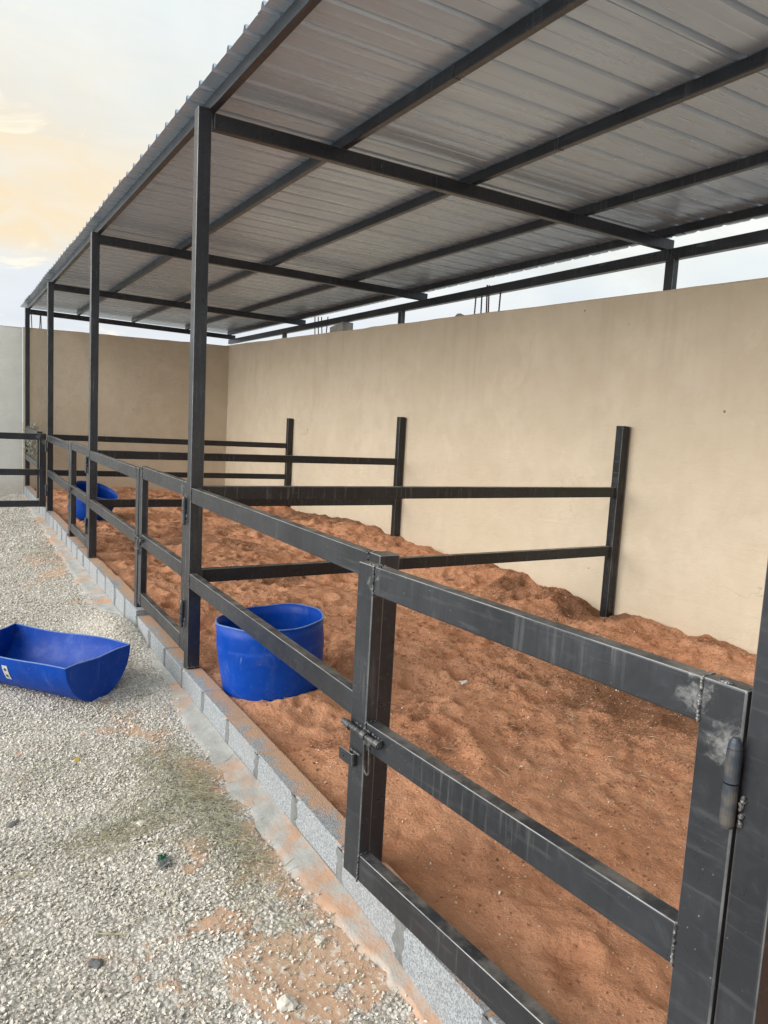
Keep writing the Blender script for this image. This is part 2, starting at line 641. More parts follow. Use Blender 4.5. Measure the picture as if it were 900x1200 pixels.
def plastic_mat():
    m, t, p = new_mat('blue_drum_plastic')
    P = pos(t)
    o = t.node('ShaderNodeTexCoord').outputs['Object']
    b = t.noise(P, 4, 4, .6)
    c = t.mix(t.ramp(b, .3, .7), (.0002, .040, .29), (.0004, .056, .38))
    # pale scuffs, scratches, dust smears
    sc = t.math('MULTIPLY', t.ramp(t.noise(t.scale(P, (16, 16, 5)), 1.0, 5, .7, .5), .56, .74), t.ramp(t.noise(P, 3.3, 3), .42, .66))
    c = t.mix(t.math('MULTIPLY', sc, .35), c, (.11, .22, .56))
    dr = t.math('MULTIPLY', t.ramp(t.noise(P, 9, 6, .72, .8), .5, .76), .18)
    c = t.mix(dr, c, (.16, .19, .27))
    ln = t.math('MULTIPLY', t.ramp(t.noise(t.scale(P, (70, 55, 3.5)), 1.0, 2, .5), .70, .76), t.ramp(t.noise(P, 5, 3), .5, .62))
    c = t.mix(t.math('MULTIPLY', ln, .4), c, (.25, .36, .60))
    # sand splashed and rubbed on near the base, with a ragged edge
    sp2 = t.math('MULTIPLY', t.ramp(t.noise(P, 45, 5, .75), .60, .72), t.ramp(t.noise(P, 4.5, 3), .42, .6))
    c = t.mix(t.math('MULTIPLY', sp2, .28), c, (.33, .24, .18))
    t.set(p.inputs['Base Color'], c)
    t.set(p.inputs['Roughness'], t.ramp(t.noise(P, 20, 4), .3, .7, .36, .52))
    p.inputs['Specular IOR Level'].default_value = .2
    t.set(p.inputs['Normal'], t.bump(t.noise(P, 9, 3), .15, .01))
    return m


BLUE = plastic_mat()


def plain(name, col, rough=.8, metal=0, var=.25, sc=40):
    m, t, p = new_mat(name)
    P = pos(t)
    c = t.mix(t.ramp(t.noise(P, sc, 4), .3, .7), col, tuple(x * (1 - var) for x in col))
    t.set(p.inputs['Base Color'], c)
    p.inputs['Roughness'].default_value = rough
    p.inputs['Metallic'].default_value = metal
    return m


CUT = plain('pale_cut_plastic', (.16, .27, .62), .6)
REBAR = plain('rusty_rebar', (.10, .06, .045), .85)
DRY = plain('dry_hay', (.48, .44, .29), .9, var=.4, sc=30)
GREEN_HAY = plain('greenish_hay', (.40, .405, .29), .9, var=.35, sc=30)
WEED = plain('grey_dry_weed', (.55, .57, .50), .9, var=.5)
STONE = plain('pale_limestone', (.64, .61, .55), .9, var=.2)
DSTONE = plain('dark_stone', (.16, .16, .165), .85, var=.3)
YELLOW = plain('yellow_scrap', (.62, .44, .03), .6)
GREENP = plain('green_scrap', (.02, .17, .10), .5)
GREYP = plain('grey_film', (.32, .34, .34), .45)
WHITEP = plain('white_scrap', (.72, .72, .70), .7, var=.1)
BLACKP = plain('black_print', (.07, .07, .08), .6)
PAPER = plain('paper_label', (.52, .53, .52), .7, var=.2)

# ------------------------------------------------------------------ dimensions (z = 0 is the top of the block kerb)
BAY = 3.3
HW = .035                      # half post
ZT = 2.894                     # post top
SL = -.0186                    # roof fall towards the wall
ZR, ZM = .985, .545            # rail tops


def wall_x(y):                 # face of the long wall
    return 3.312 - .004 * y


def back_y(x):                 # face of the end wall
    return 9.872 - .1125 * x


def zroof(x):
    return ZT + SL * x


# ------------------------------------------------------------------ ground outside
SANDY = [(-.12, 3.38, .30, .55), (-.24, 3.95, .22, .35), (-.05, 2.6, .12, .4), (-.40, -2.10, .13, .16), (-.30, -2.28, .20, .2), (-.14, -2.3, .14, .5),
         (-.21, -1.51, .09, .14), (-.17, -1.74, .10, .16), (-.41, -.38, .10, .22), (-.33, -.66, .07, .14), (-.42, -1.59, .045, .10), (-.38, -1.52, .03, .05), (-.46, -1.66, .04, .03), (-.13, 5.2, .1, .8),
         (-.28, -1.15, .05, .12), (-.5, -2.75, .3, .3), (-.1, -3.3, .22, .9), (-.47, -1.95, .09, .09)]


def ground_h(x, y):
    g = -.128 - .06 * sstep(-1.9, -3.0, y)
    g = g + .018 * fbm(x, y, .8, 3, 3)
    g = g + .095 * np.exp(-(((x + .17) / .17) ** 2 + ((y - 1.18) / .42) ** 2))
    g = g + .02 * sstep(-.5, -1.6, x)
    g = g + .030 * np.exp(-(((x + .42) / .22) ** 2 + ((y + 1.2) / .5) ** 2))
    return g


def strip_edge(y):
    e = np.interp(y, [-7, -2.6, -2.25, -2.1, -1.8, -1.4, -.5, 0, .6, .9, 1.6, 2, 3, 5, 9.9],
                  [-.08, -.085, -.10, -.175, -.215, -.25, -.235, -.20, -.15, -.07, -.10, -.24, -.26, -.2, -.16])
    return e + .015 + .06 * fbm(y, y * 0 + 3, 7, 5, 5, .6)


def sandy(x, y):
    s = 0
    for (cx, cy, rx, ry) in SANDY:
        s = np.maximum(s, .82 * np.exp(-.7 * (((x - cx) / rx) ** 2 + ((y - cy) / ry) ** 2)))
    e = strip_edge(y)
    near = np.exp(-np.abs(x - e) / .05) * .62 * sstep(-.3, -1.0, y)
    return np.clip(np.maximum(s, near) + .75 * fbm(x, y, 6.0, 5, 9, .68), 0, 1)


def hline(segs):
    return np.unique(np.concatenate([np.arange(a, b, s) for a, b, s in segs] + [[segs[-1][1]]]))


xs = hline([(-60, -8, 4), (-8, -3, .25), (-3, -1.6, .06), (-1.6, .0, .022)])
ys = hline([(-60, -8, 4), (-8, -3, .25), (-3, 2, .022), (2, 10, .06), (10, 16, .5), (16, 70, 6)])
X, Y = np.meshgrid(xs, ys, indexing='ij')
G = ground_h(X, Y) + .007 * fbm(X, Y, 9, 3, 13)
# under the pens the sheet drops well below the sand
grid_obj('ground', np.stack([X, Y, G], -1).reshape(-1, 3), len(xs), len(ys), GROUND, {'sandy': sandy(X, Y).ravel()})['kind'] = 'structure'
bm = bmesh.new()
bmesh.ops.create_grid(bm, x_segments=20, y_segments=20, size=1)
bmesh.ops.transform(bm, matrix=Matrix.Translation((35, 5, -.35)) @ Matrix.Diagonal((35.0, 65, 1, 1)), verts=bm.verts)
o = obj('terrain', bm, GROUND)
o['kind'] = 'structure'

# cement strip at the foot of the kerb
us = np.linspace(0, 1, 26)
ys = np.arange(-7, 9.85, .025)
U, Y = np.meshgrid(us, ys, indexing='ij')
E_ = strip_edge(Y)
X = -.052 + (E_ - .03 + .052) * U
base = ground_h(X, Y)
flat = -.125 - .06 * sstep(-1.9, -3.0, Y) + .012 * (1 - U)
Z = np.where(U < .8, np.maximum(flat, base * 0 + flat), flat) + .006 * fbm(X, Y, 7, 4, 21)
Z = Z - .030 * sstep(.5, 1, U) + .003
o = grid_obj('cement_strip', np.stack([X, Y, Z], -1).reshape(-1, 3), len(us), len(ys), CEMENT)
o['kind'] = 'structure'

# ------------------------------------------------------------------ sand floor of the pens
WZ = [(-7, .02), (-1.13, .045), (-.91, .056), (-.575, .039), (-.27, .053), (.085, -.005), (.33, .052), (.83, .046), (1.29, .087), (1.81, .125), (2.39, .081),
      (3.06, .067), (3.3, .047), (3.74, .108), (4.28, .133), (5.27, .052), (5.99, .041), (6.5, .04), (7.4, .02), (8.5, .03), (9.6, .01)]


craters = []
for k in range(420):
    craters.append((rng.uniform(.15, 3.25), rng.uniform(-6, 9.5), rng.uniform(.05, .12), rng.uniform(.010, .034), rng.uniform(0, 6.28), rng.uniform(1, 1.7)))
for k in range(1500):
    craters.append((rng.uniform(.12, 3.28), rng.uniform(-3.6, 9.5), rng.uniform(.018, .048), rng.uniform(.006, .017), rng.uniform(0, 6.28), rng.uniform(1, 1.6)))


def sand_h(x, y, craters_on=True):
    wz = np.interp(y, [a for a, b in WZ], [b for a, b in WZ])
    h = -.035 + (wz + .035) * sstep(.70, 1.0, x / 3.3)
    h = h + .015 * sstep(.3, 1.5, x)
    fade = sstep(.0, .25, x)
    calm = .38 + .62 * sstep(-2.2, -.5, y)
    h = h + fade * calm * (.055 * fbm(x, y, 1.5, 2, 41) + .045 * fbm(x, y, 4.2, 4, 43, .5))
    # heaped ridges towards the wall
    rid = np.abs(fbm(x, y, 2.2, 3, 47))
    h = h + .05 * sstep(.55, .85, x / 3.3) * (.25 - rid)
    h = h + .10 * np.exp(-(((x - .9) / .7) ** 2 + ((y - 8.6) / .6) ** 2)) + .05 * np.exp(-(((x - 2.0) / .9) ** 2 + ((y - 7.2) / .5) ** 2))
    # sand banked round the tub
    d = np.hypot(x - .33, y + .33)
    h = h + .045 * np.exp(-((d - .36) / .10) ** 2) * (.5 + .5 * np.clip((x - .3) * 3, -1, 1))
    if craters_on:
        dz = np.zeros_like(h)
        for cx, cy, r, dp, a, el in craters:
            if h.ndim == 2:
                i0, i1 = np.searchsorted(SX, cx - 3 * r), np.searchsorted(SX, cx + 3 * r)
                j0, j1 = np.searchsorted(SY, cy - 3 * r), np.searchsorted(SY, cy + 3 * r)
                sl_ = (slice(i0, i1), slice(j0, j1))
            else:
                sl_ = slice(None)
            px, py = x[sl_] - cx, y[sl_] - cy
            q = np.sqrt(((px * math.cos(a) + py * math.sin(a)) / el) ** 2 + (-px * math.sin(a) + py * math.cos(a)) ** 2) / r
            dz[sl_] += dp * (-np.exp(-(q * 1.25) ** 4) + .55 * np.exp(-((q - 1.25) / .32) ** 2))
        h = h + fade * calm * dz
    h = h + fade * (.010 * fbm(x, y, 17, 4, 53, .6) + .020 * (.12 - np.abs(fbm(x, y, 9, 3, 57, .55))) * (.5 + fbm(x, y, 1.1, 2, 59)))
    return h


SX = np.concatenate([np.arange(.045, 3.36, .016)])
SY = hline([(-7, -3.4, .06), (-3.4, 4, .014), (4, 9.95, .03)])
X, Y = np.meshgrid(SX, SY, indexing='ij')
H = sand_h(X, Y)
damp = .30 + .55 * fbm(X, Y, 1.6, 5, 61, .6) + .28 * np.exp(-(((X - 1.9) / .9) ** 2 + ((Y + 1.3) / 1.0) ** 2)) - .22 * sstep(-1.6, -2.4, Y) + .12 * sstep(2.6, 3.2, X)
o = grid_obj('sand', np.stack([X, Y, H], -1).reshape(-1, 3), len(SX), len(SY), SAND, {'damp': damp.ravel()})
o['kind'] = 'structure'


def sand_z(x, y):
    i = np.clip(np.searchsorted(SX, x), 1, len(SX) - 1)
    j = np.clip(np.searchsorted(SY, y), 1, len(SY) - 1)
    return H[i, j]


# ------------------------------------------------------------------ instanced loose stuff
def scatter(name, P, scale, mat, variants=5, sub=1, squash=(.48, .8), kindstuff=True, jit=.28):
    me = bpy.data.meshes.new(name)
    n = len(P)
    me.vertices.add(n)
    me.vertices.foreach_set('co', np.asarray(P, np.float32).ravel())
    a = me.attributes.new('sc', 'FLOAT', 'POINT')
    a.data.foreach_set('value', np.asarray(scale, np.float32))
    rot = rng.uniform(0, 6.283, (n, 3)) * np.array([.12, .12, 1])
    a = me.attributes.new('rot', 'FLOAT_VECTOR', 'POINT')
    a.data.foreach_set('vector', rot.astype(np.float32).ravel())
    me.materials.append(mat)
    o = link(bpy.data.objects.new(name, me))
    g = bpy.data.node_groups.new(name + '_nodes', 'GeometryNodeTree')
    g.interface.new_socket('Geometry', in_out='INPUT', socket_type='NodeSocketGeometry')
    g.interface.new_socket('Geometry', in_out='OUTPUT', socket_type='NodeSocketGeometry')
    N, L = g.nodes, g.links
    gi, go = N.new('NodeGroupInput'), N.new('NodeGroupOutput')
    join = N.new('GeometryNodeJoinGeometry')
    for k in range(variants):
        ico = N.new('GeometryNodeMeshIcoSphere')
        ico.inputs['Radius'].default_value = .5
        ico.inputs['Subdivisions'].default_value = sub
        rv = N.new('FunctionNodeRandomValue')
        rv.data_type = 'FLOAT_VECTOR'
        rv.inputs[0].default_value = (-jit,) * 3
        rv.inputs[1].default_value = (jit,) * 3
        rv.inputs['Seed'].default_value = k * 13 + 5
        sp = N.new('GeometryNodeSetPosition')
        L.new(ico.outputs['Mesh'], sp.inputs['Geometry'])
        L.new(rv.outputs[0], sp.inputs['Offset'])
        tr = N.new('GeometryNodeTransform')
        tr.inputs['Scale'].default_value = (1, squash[1] + .05 * (k % 3), squash[0] + .07 * (k % 2))
        L.new(sp.outputs[0], tr.inputs['Geometry'])
        sm = N.new('GeometryNodeSetMaterial')
        sm.inputs['Material'].default_value = mat
        L.new(tr.outputs[0], sm.inputs['Geometry'])
        ti = N.new('GeometryNodeGeometryToInstance')
        L.new(sm.outputs[0], ti.inputs[0])
        L.new(ti.outputs[0], join.inputs[0])
    ip = N.new('GeometryNodeInstanceOnPoints')
    ip.inputs['Pick Instance'].default_value = True
    L.new(gi.outputs[0], ip.inputs['Points'])
    L.new(join.outputs[0], ip.inputs['Instance'])
    na = N.new('GeometryNodeInputNamedAttribute')
    na.data_type = 'FLOAT_VECTOR'
    na.inputs['Name'].default_value = 'rot'
    nb = N.new('GeometryNodeInputNamedAttribute')
    nb.data_type = 'FLOAT'
    nb.inputs['Name'].default_value = 'sc'
    e2r = N.new('FunctionNodeEulerToRotation')
    L.new(na.outputs[0], e2r.inputs[0])
    L.new(e2r.outputs[0], ip.inputs['Rotation'])
    L.new(nb.outputs[0], ip.inputs['Scale'])
    L.new(ip.outputs[0], go.inputs[0])
    md = o.modifiers.new('scatter', 'NODES')
    md.node_group = g
    o['kind'] = 'stuff'
    return o


def gravel_points(x0, x1, y0, y1, dens, smin, smax, keep=1.0):
    n = int((x1 - x0) * (y1 - y0) * dens)
    x = rng.uniform(x0, x1, n)
    y = rng.uniform(y0, y1, n)
    s = sandy(x, y)
    e = strip_edge(y)
    pr = np.clip(1.25 - 1.35 * s, .22, 1) * np.where(x > e, .02 + .75 * np.exp(-np.maximum(x - e, 0) / .022), 1) * np.where((x > e - .25) & (y < -2.0), .45, 1)
    mound = np.exp(-(((x + .17) / .16) ** 2 + ((y - 1.18) / .42) ** 2))
    pr = np.where(mound > .4, 1, pr)
    k = (rng.random(n) < pr) & (x < -.062)
    x, y = x[k], y[k]
    s = smin + (smax - smin) * rng.random(len(x)) ** 2.2
    z = np.maximum(ground_h(x, y), np.where(x > strip_edge(y), -.121 - .06 * sstep(-1.9, -3.0, y), -9)) + s * .18
    return np.stack([x, y, z], -1), s


A1, s1 = gravel_points(-2.0, -.06, -3.4, 1.2, 19000, .0045, .0150)
A2, s2 = gravel_points(-3.0, -.06, 1.2, 4.5, 5200, .008, .019)
A3, s3 = gravel_points(-4.0, -.06, 4.5, 9.9, 1900, .012, .026)
scatter('gravel', np.concatenate([A1, A2, A3]), np.concatenate([s1, s2, s3]), PEB)
# pale chips, crumbs over the sand
n = 11000
x, y = rng.uniform(.1, 3.25, n), np.concatenate([rng.uniform(-3.3, 1.0, n * 2 // 3), rng.uniform(1.0, 9, n - n * 2 // 3)])
s = rng.uniform(.002, .0070, n) * np.where(rng.random(n) < .06, 1.8, 1)
scatter('wood_chips', np.stack([x, y, sand_z(x, y) + s * .2], -1), s, CHIP)
n = 60000
x, y = rng.uniform(.07, 3.28, n), np.concatenate([rng.uniform(-3.3, 1.5, n * 3 // 4), rng.uniform(1.5, 9, n - n * 3 // 4)])
dm = .5 + fbm(x, y, 2.5, 3, 71)
k = rng.random(n) < np.clip(dm * 1.5 - .5 + .5 * sstep(2.3, 3.2, x) + .55 * np.exp(-((x - 1.5) / .8) ** 2 - ((y + 1.2) / .9) ** 2), .04, 1)
x, y = x[k], y[k]
s = .0025 + .010 * rng.random(len(x)) ** 3
scatter('sand_crumbs', np.stack([x, y, sand_z(x, y) + s * .15], -1), s, CRUMB)


def strands(name, pts, mat, lmin, lmax, wdt, lift=.02, diru=None):
    """many thin bent blades as one mesh"""
    V, F = [], []
    for (x, y, z_) in pts:
        a = random.uniform(0, 6.28) if diru is None else diru + random.gauss(0, .25)
        Ln = random.uniform(lmin, lmax)
        b = random.uniform(-.8, .8)
        p = Vector((x, y, z_))
        d = Vector((math.cos(a), math.sin(a), random.uniform(-.05, .25)))
        i0 = len(V)
        sg = 3
        hmax = random.uniform(.1, 1) * lift
        for k in range(sg + 1):
            tt = k / sg
            q = Vector((math.cos(a + b * tt), math.sin(a + b * tt), 0)) * (Ln * tt) + Vector((0, 0, hmax * math.sin(tt * 2.6) + .003))
            sd = Vector((-math.sin(a + b * tt), math.cos(a + b * tt), .6)) * wdt * (1 - .6 * tt)
            V += [p + q - sd * .5, p + q + sd * .5]
        for k in range(sg):
            j = i0 + 2 * k
            F.append((j, j + 1, j + 3, j + 2))
    me = bpy.data.meshes.new(name)
    me.from_pydata([tuple(v) for v in V], [], F)
    me.materials.append(mat)
    o = link(bpy.data.objects.new(name, me))
    o['kind'] = 'stuff'
    return o


def gauss_pts(cx, cy, rx, ry, n, f, xmax=-.07):
    o_ = []
    while len(o_) < n:
        x, y = random.gauss(cx, rx), random.gauss(cy, ry)
        if x < xmax:
            o_.append((x, y, float(f(np.array([x]), np.array([y]))[0])))
    return o_


gz = lambda x, y: np.maximum(ground_h(x, y), np.where(x > strip_edge(y), -.124 - .06 * sstep(-1.9, -3.0, y), -9)) + .007
hp = (gauss_pts(-.36, -1.05, .11, .24, 1300, gz) + gauss_pts(-.28, -1.30, .06, .16, 700, gz) + gauss_pts(-.25, -1.62, .06, .12, 420, gz) +
      gauss_pts(-.24, 4.3, .14, .5, 800, gz) + gauss_pts(-.62, -1.3, .13, .06, 420, gz) + gauss_pts(-.8, -.75, .12, .07, 130, gz) + gauss_pts(-.33, -2.1, .06, .08, 60, gz) +
      gauss_pts(-.7, .8, .5, 1.2, 160, gz) + gauss_pts(-.6, -1.5, .35, .6, 220, gz) + gauss_pts(-.4, 6.5, .3, 1.2, 260, gz))
strands('hay_litter', [q for q in hp if q[0] < float(strip_edge(np.array([q[1]]))[0]) - .01 or random.random() < .05], GREEN_HAY, .012, .06, .0019, .006)
strands('straw_litter', [q for q in gauss_pts(-.66, -1.37, .10, .025, 90, gz) + gauss_pts(-.7, -1.47, .16, .03, 40, gz) + gauss_pts(-.3, -1.75, .1, .12, 50, gz) + gauss_pts(-.55, -1.3, .4, .8, 200, gz) + gauss_pts(-.35, -1.2, .10, .28, 330, gz) + gauss_pts(-.3, .2, .12, .5, 90, gz) + gauss_pts(-.24, -2.0, .08, .3, 90, gz)
                         if q[0] < float(strip_edge(np.array([q[1]]))[0]) - .03 or random.random() < .05],
        DRY, .03, .13, .0022, .004, diru=.45)
sz = lambda x, y: sand_z(x, y) + .002
sp_ = []
while len(sp_) < 520:
    x, y = random.uniform(.15, 3.2), random.uniform(-3.2, 2.5)
    if random.random() < .3 + .7 * math.exp(-((x - 1.6) ** 2 + (y + 1.2) ** 2)):
        sp_.append((x, y, float(sz(np.array([x]), np.array([y]))[0])))
strands('dry_straw', sp_, DRY, .02, .09, .0026, .010)

# ------------------------------------------------------------------ block kerb
kerb = thing('block_kerb', 'low kerb of grey concrete blocks dusted with orange sand under the pen fence', 'kerb', (0, 0, 0))
BL = .386
yb = -6.95
k = 0
mort = bmesh.new()
while yb < 9.72:
    y1 = min(yb + BL, 9.80)
    mid = (yb + y1) / 2
    top = .0
    if 1.30 < mid < 3.2: top = .035 if mid < 2.3 else .012
    elif 4.6 < mid < 6.5: top = .02
    elif mid > 6.7: top = .03
    elif -.1 < mid < 1.3: top = -.004
    top += random.uniform(-.004, .004)
    bm = bmesh.new()
    add_box(bm, (.102 + random.uniform(-.003, .003), y1 - yb - .012, .30), (0, 0, 0), .006, 2)
    # chipped arrises
    for v in bm.verts:
        if v.co.z > .12:
            v.co += Vector((random.uniform(-1, 1), random.uniform(-1, 1), random.uniform(-1.2, .3))) * .0022
    o = obj('block', bm, BLOCK, kerb)
    o.location = (random.uniform(-.0015, .0015), mid, top - .15)
    # smeared joint mortar on the face
    w0 = random.uniform(.018, .040)
    hs = 9
    prev = None
    for q in range(hs + 1):
        zz_ = -.20 + (.20 + top - .004) * q / hs
        wl = w0 * random.uniform(.55, 1.3)
        wr = w0 * random.uniform(.55, 1.3)
        pts = [(-.0505, y1 - wl, zz_), (-.0535 - random.uniform(0, .0008), y1 - wl * .55, zz_), (-.0538 - random.uniform(0, .0008), y1 + wr * .55, zz_), (-.0505, y1 + wr, zz_)]
        cur = [mort.verts.new(pp) for pp in pts]
        if prev:
            for j in range(3):
                mort.faces.new((prev[j + 1], prev[j], cur[j], cur[j + 1]))
        prev = cur
    # joint filling between the blocks
    add_box(mort, (.092, .014, .26), (0, y1, top - .1325), 0)
    yb = y1
    k += 1
obj('mortar', mort, MORTAR, kerb, smooth=False)

# ------------------------------------------------------------------ walls
def wall_slab(name, a, b, thick, z0, zt, mat, parent, nseg, seed, up_in=1):
    """slab from a to b (plan); thick to the left-hand normal; uneven top"""
    bm = bmesh.new()
    a, b = Vector((*a, 0)), Vector((*b, 0))
    d = (b - a).normalized()
    nrm = Vector((d.y, -d.x, 0))
    rows = []
    for i in range(nseg + 1):
        t_ = i / nseg
        p = a.lerp(b, t_)
        ztop = zt(t_) + .007 * float(fbm(np.array([t_ * 40.]), np.array([seed * 1.]), 1, 3, seed)[0]) + (.006 * random.random() if random.random() < .2 else 0)
        q = [p + Vector((0, 0, z0))] + [p + Vector((0, 0, z0 + (ztop - z0) * f)) for f in (.3, .6, .9)] + [p + Vector((0, 0, ztop - .008)), p + nrm * .008 + Vector((0, 0, ztop)), p + nrm * (thick - .01) + Vector((0, 0, ztop + .003)),
                                                        p + nrm * thick + Vector((0, 0, ztop - .01)), p + nrm * thick + Vector((0, 0, z0))]
        q[1:5] = [v + nrm * (.004 * float(fbm(np.array([v.x * 1.5 + v.y * 1.5]), np.array([v.z * 1.5]), 1, 2, seed + 3)[0])) for v in q[1:5]]
        rows.append([bm.verts.new(v) for v in q])
    for r0, r1 in zip(rows, rows[1:]):
        for j in range(len(r0) - 1):
            bm.faces.new((r0[j], r0[j + 1], r1[j + 1], r1[j]))
    bm.faces.new(rows[0])
    bm.faces.new(list(reversed(rows[-1])))
    bmesh.ops.recalc_face_normals(bm, faces=bm.faces)
    o = obj(name, bm, mat, parent)
    return o


t1 = wall_slab('boundary_wall', (wall_x(9.7), 9.7), (wall_x(-14), -14), -.20, -.5, lambda t_: 2.4318 + .0182 * (9.7 - 23.7 * t_), WALL, None, 120, 5)
tag(t1, 'long tan plastered wall along the back of the pens, top sloping up out of frame', 'wall')
t2 = wall_slab('boundary_wall', (-.055, back_y(-.055)), (3.52, back_y(3.52)), -.20, -.5, lambda t_: 2.597, WALL, None, 30, 6)
tag(t2, 'tan plastered end wall under the far end of the roof', 'wall')
t3 = wall_slab('boundary_wall', (-14, back_y(-14) - .9), (-.062, back_y(-.062) + .004), -.20, -.5, lambda t_: 2.592, PALE, None, 60, 8)
tag(t3, 'pale grey-white end wall left of the shelter, beyond the open gate', 'wall')

# broken block left on the wall, rubble, rebar starters
bm = bmesh.new()
add_box(bm, (.16, .36, .13), (0, 0, .065), .012, 2)
for v in bm.verts:
    v.co += Vector((random.uniform(-1, 1), random.uniform(-1, 1), random.uniform(-1, 1))) * .007
    if v.co.y > .08 and v.co.z > .05: v.co.z -= .05
o = obj('concrete_chunk', bm, RAW)
o.location = (3.40, 5.25, 2.526)
o.rotation_euler = (0, 0, .06)
tag(o, 'broken grey block lying on top of the long wall near the far corner', 'concrete chunk')
bm = bmesh.new()
q = bmesh.ops.create_icosphere(bm, subdivisions=2, radius=.05)
for v in bm.verts:
    v.co *= random.uniform(.75, 1.2)
    v.co.z *= .6
o = obj('mortar_lump', bm, RAW)
o.location = (3.40, 2.53, 2.495)
tag(o, 'small lump of mortar on the wall top left of the rebar', 'mortar lump')


def rebar(x, y, z0, z1, label, grp, r=.007):
    bm = bmesh.new()
    zc = z0
    lean = (random.uniform(-.02, .02), random.uniform(-.02, .02))
    add_cyl(bm, (0, 0, 0), (lean[0], lean[1], z1 - z0), r, 8)
    n_ = int((z1 - z0) / .025)
    for i in range(n_):
        f = (i + .5) / n_
        add_cyl(bm, (lean[0] * f, lean[1] * f, (z1 - z0) * f - .003), (lean[0] * f, lean[1] * f, (z1 - z0) * f + .003), r * 1.25, 8)
    o = obj('rebar', bm, REBAR)
    o.location = (x, y, z0)
    return tag(o, label, 'rebar', grp)


g1 = 'rebar rising from the long wall'
for (yy, top_, lab) in [(2.33, 2.70, 'thin dark rebar rod on the long wall, leftmost of the near cluster'), (2.22, 2.745, 'thin rebar rod on the long wall, second from the left in the near cluster'),
                        (2.13, 2.765, 'tall rebar rod in the near cluster, left one of the close pair'), (2.10, 2.76, 'tall rebar rod in the near cluster, right one of the close pair'),
                        (1.94, 2.72, 'rebar rod on the long wall, rightmost of the near cluster')]:
    rebar(3.43, yy, 2.44, top_, lab, g1)
for i, yy in enumerate((6.14, 6.02, 5.90, 5.78)):
    rebar(3.43, yy, 2.50, 2.82 - .01 * i, ['far rebar rod beneath the eave, leftmost of four', 'far rebar rod beneath the eave, second of four from the left', 'far rebar rod beneath the eave, third of four from the left', 'far rebar rod beneath the eave, rightmost of four'][i], g1)
for i, (xx, top_) in enumerate(((.085, 2.86), (.20, 2.855), (.225, 2.85))):
    rebar(xx, back_y(xx) + .10, 2.58, top_, ['rebar rod on the end wall close beside the farthest post', 'rebar rod on the end wall, left one of the touching pair', 'rebar rod on the end wall, right one of the touching pair'][i], 'rebar rising from the end wall')

# ------------------------------------------------------------------ shelter
shelter = thing('metal_shelter', 'long open-sided livestock shelter with black steel frame and grey ribbed metal roof', 'shelter', (0, 0, 0))
post_y = [-6.6, -3.3, 0, 3.3, 6.6, 9.77]
post_x0 = 0.0
for i, y in enumerate(post_y):
    bm = bmesh.new()
    vs = add_box(bm, (2 * HW, 2 * HW, ZT + .25), (0, 0, (ZT - .25) / 2), .005, 3)
    o = obj('post', bm, STEEL, shelter)
    o.location = (0, y, 0)
    if i == 2:
        o.rotation_euler = (0, -.0045, 0)
    # weld of the rafter
    wb = bmesh.new()
    weld(wb, (HW + .003, y - .03, ZT - .10), (HW + .003, y + .03, ZT - .10), 7, .006)
    weld(wb, (-.03, y - HW - .001, .008), (.03, y - HW - .001, .008), 8, .007)
    obj('weld_bead', wb, WELD, o).location = (0, -y, 0)
XLP = 3.42
RTOP = -.012
for i, y in enumerate(post_y):
    bm = bmesh.new()
    xa, xb = HW + .001, 3.47
    bar(bm, (xa, y, zroof(xa) + RTOP - .04), (xb, y, zroof(xb) + RTOP - .04), .05, .08, .005, 2)
    obj('rafter', bm, STEEL, shelter)
for x0, x1 in [(.007, .047), (.755, .795), (1.64, 1.68), (2.57, 2.61), (3.35, 3.39)]:
    xm = (x0 + x1) / 2
    bm = bmesh.new()
    bar(bm, (xm, -6.9, zroof(xm) + RTOP + .031), (xm, 9.86, zroof(xm) + RTOP + .031), .04, .06, .004, 2)
    o = obj('purlin', bm, STEEL, shelter)
    wb = bmesh.new()
    for yy in (-1.35 + x0 * .35, 4.6 - x0 * .3):        # butt splices
        for (dx, dz) in ((-.021, -.03), (.021, -.03)):
            weld(wb, (xm + dx, yy, zroof(xm) + RTOP + .002), (xm + dx, yy, zroof(xm) + RTOP + .06), 7, .005)
        weld(wb, (xm - .02, yy, zroof(xm) + RTOP), (xm + .02, yy, zroof(xm) + RTOP), 5, .005)
    obj('weld_bead', wb, WELD, o)
zp = zroof(3.33) - .093
bm = bmesh.new()
bar(bm, (3.43, -6.9, zp - .04 + .0), (3.40, 9.86, zp - .04), .06, .08, .004, 2)
obj('wall_plate', bm, STEEL, shelter)
for y in (-3.4, -.08, 3.70, 7.21):
    bm = bmesh.new()
    zb = 2.4318 + .0182 * y - .03
    add_box(bm, (.05, .08, zp - .081 - zb), (3.40, y, (zp - .081 + zb) / 2), .004, 2)
    obj('short_post', bm, STEEL, shelter)

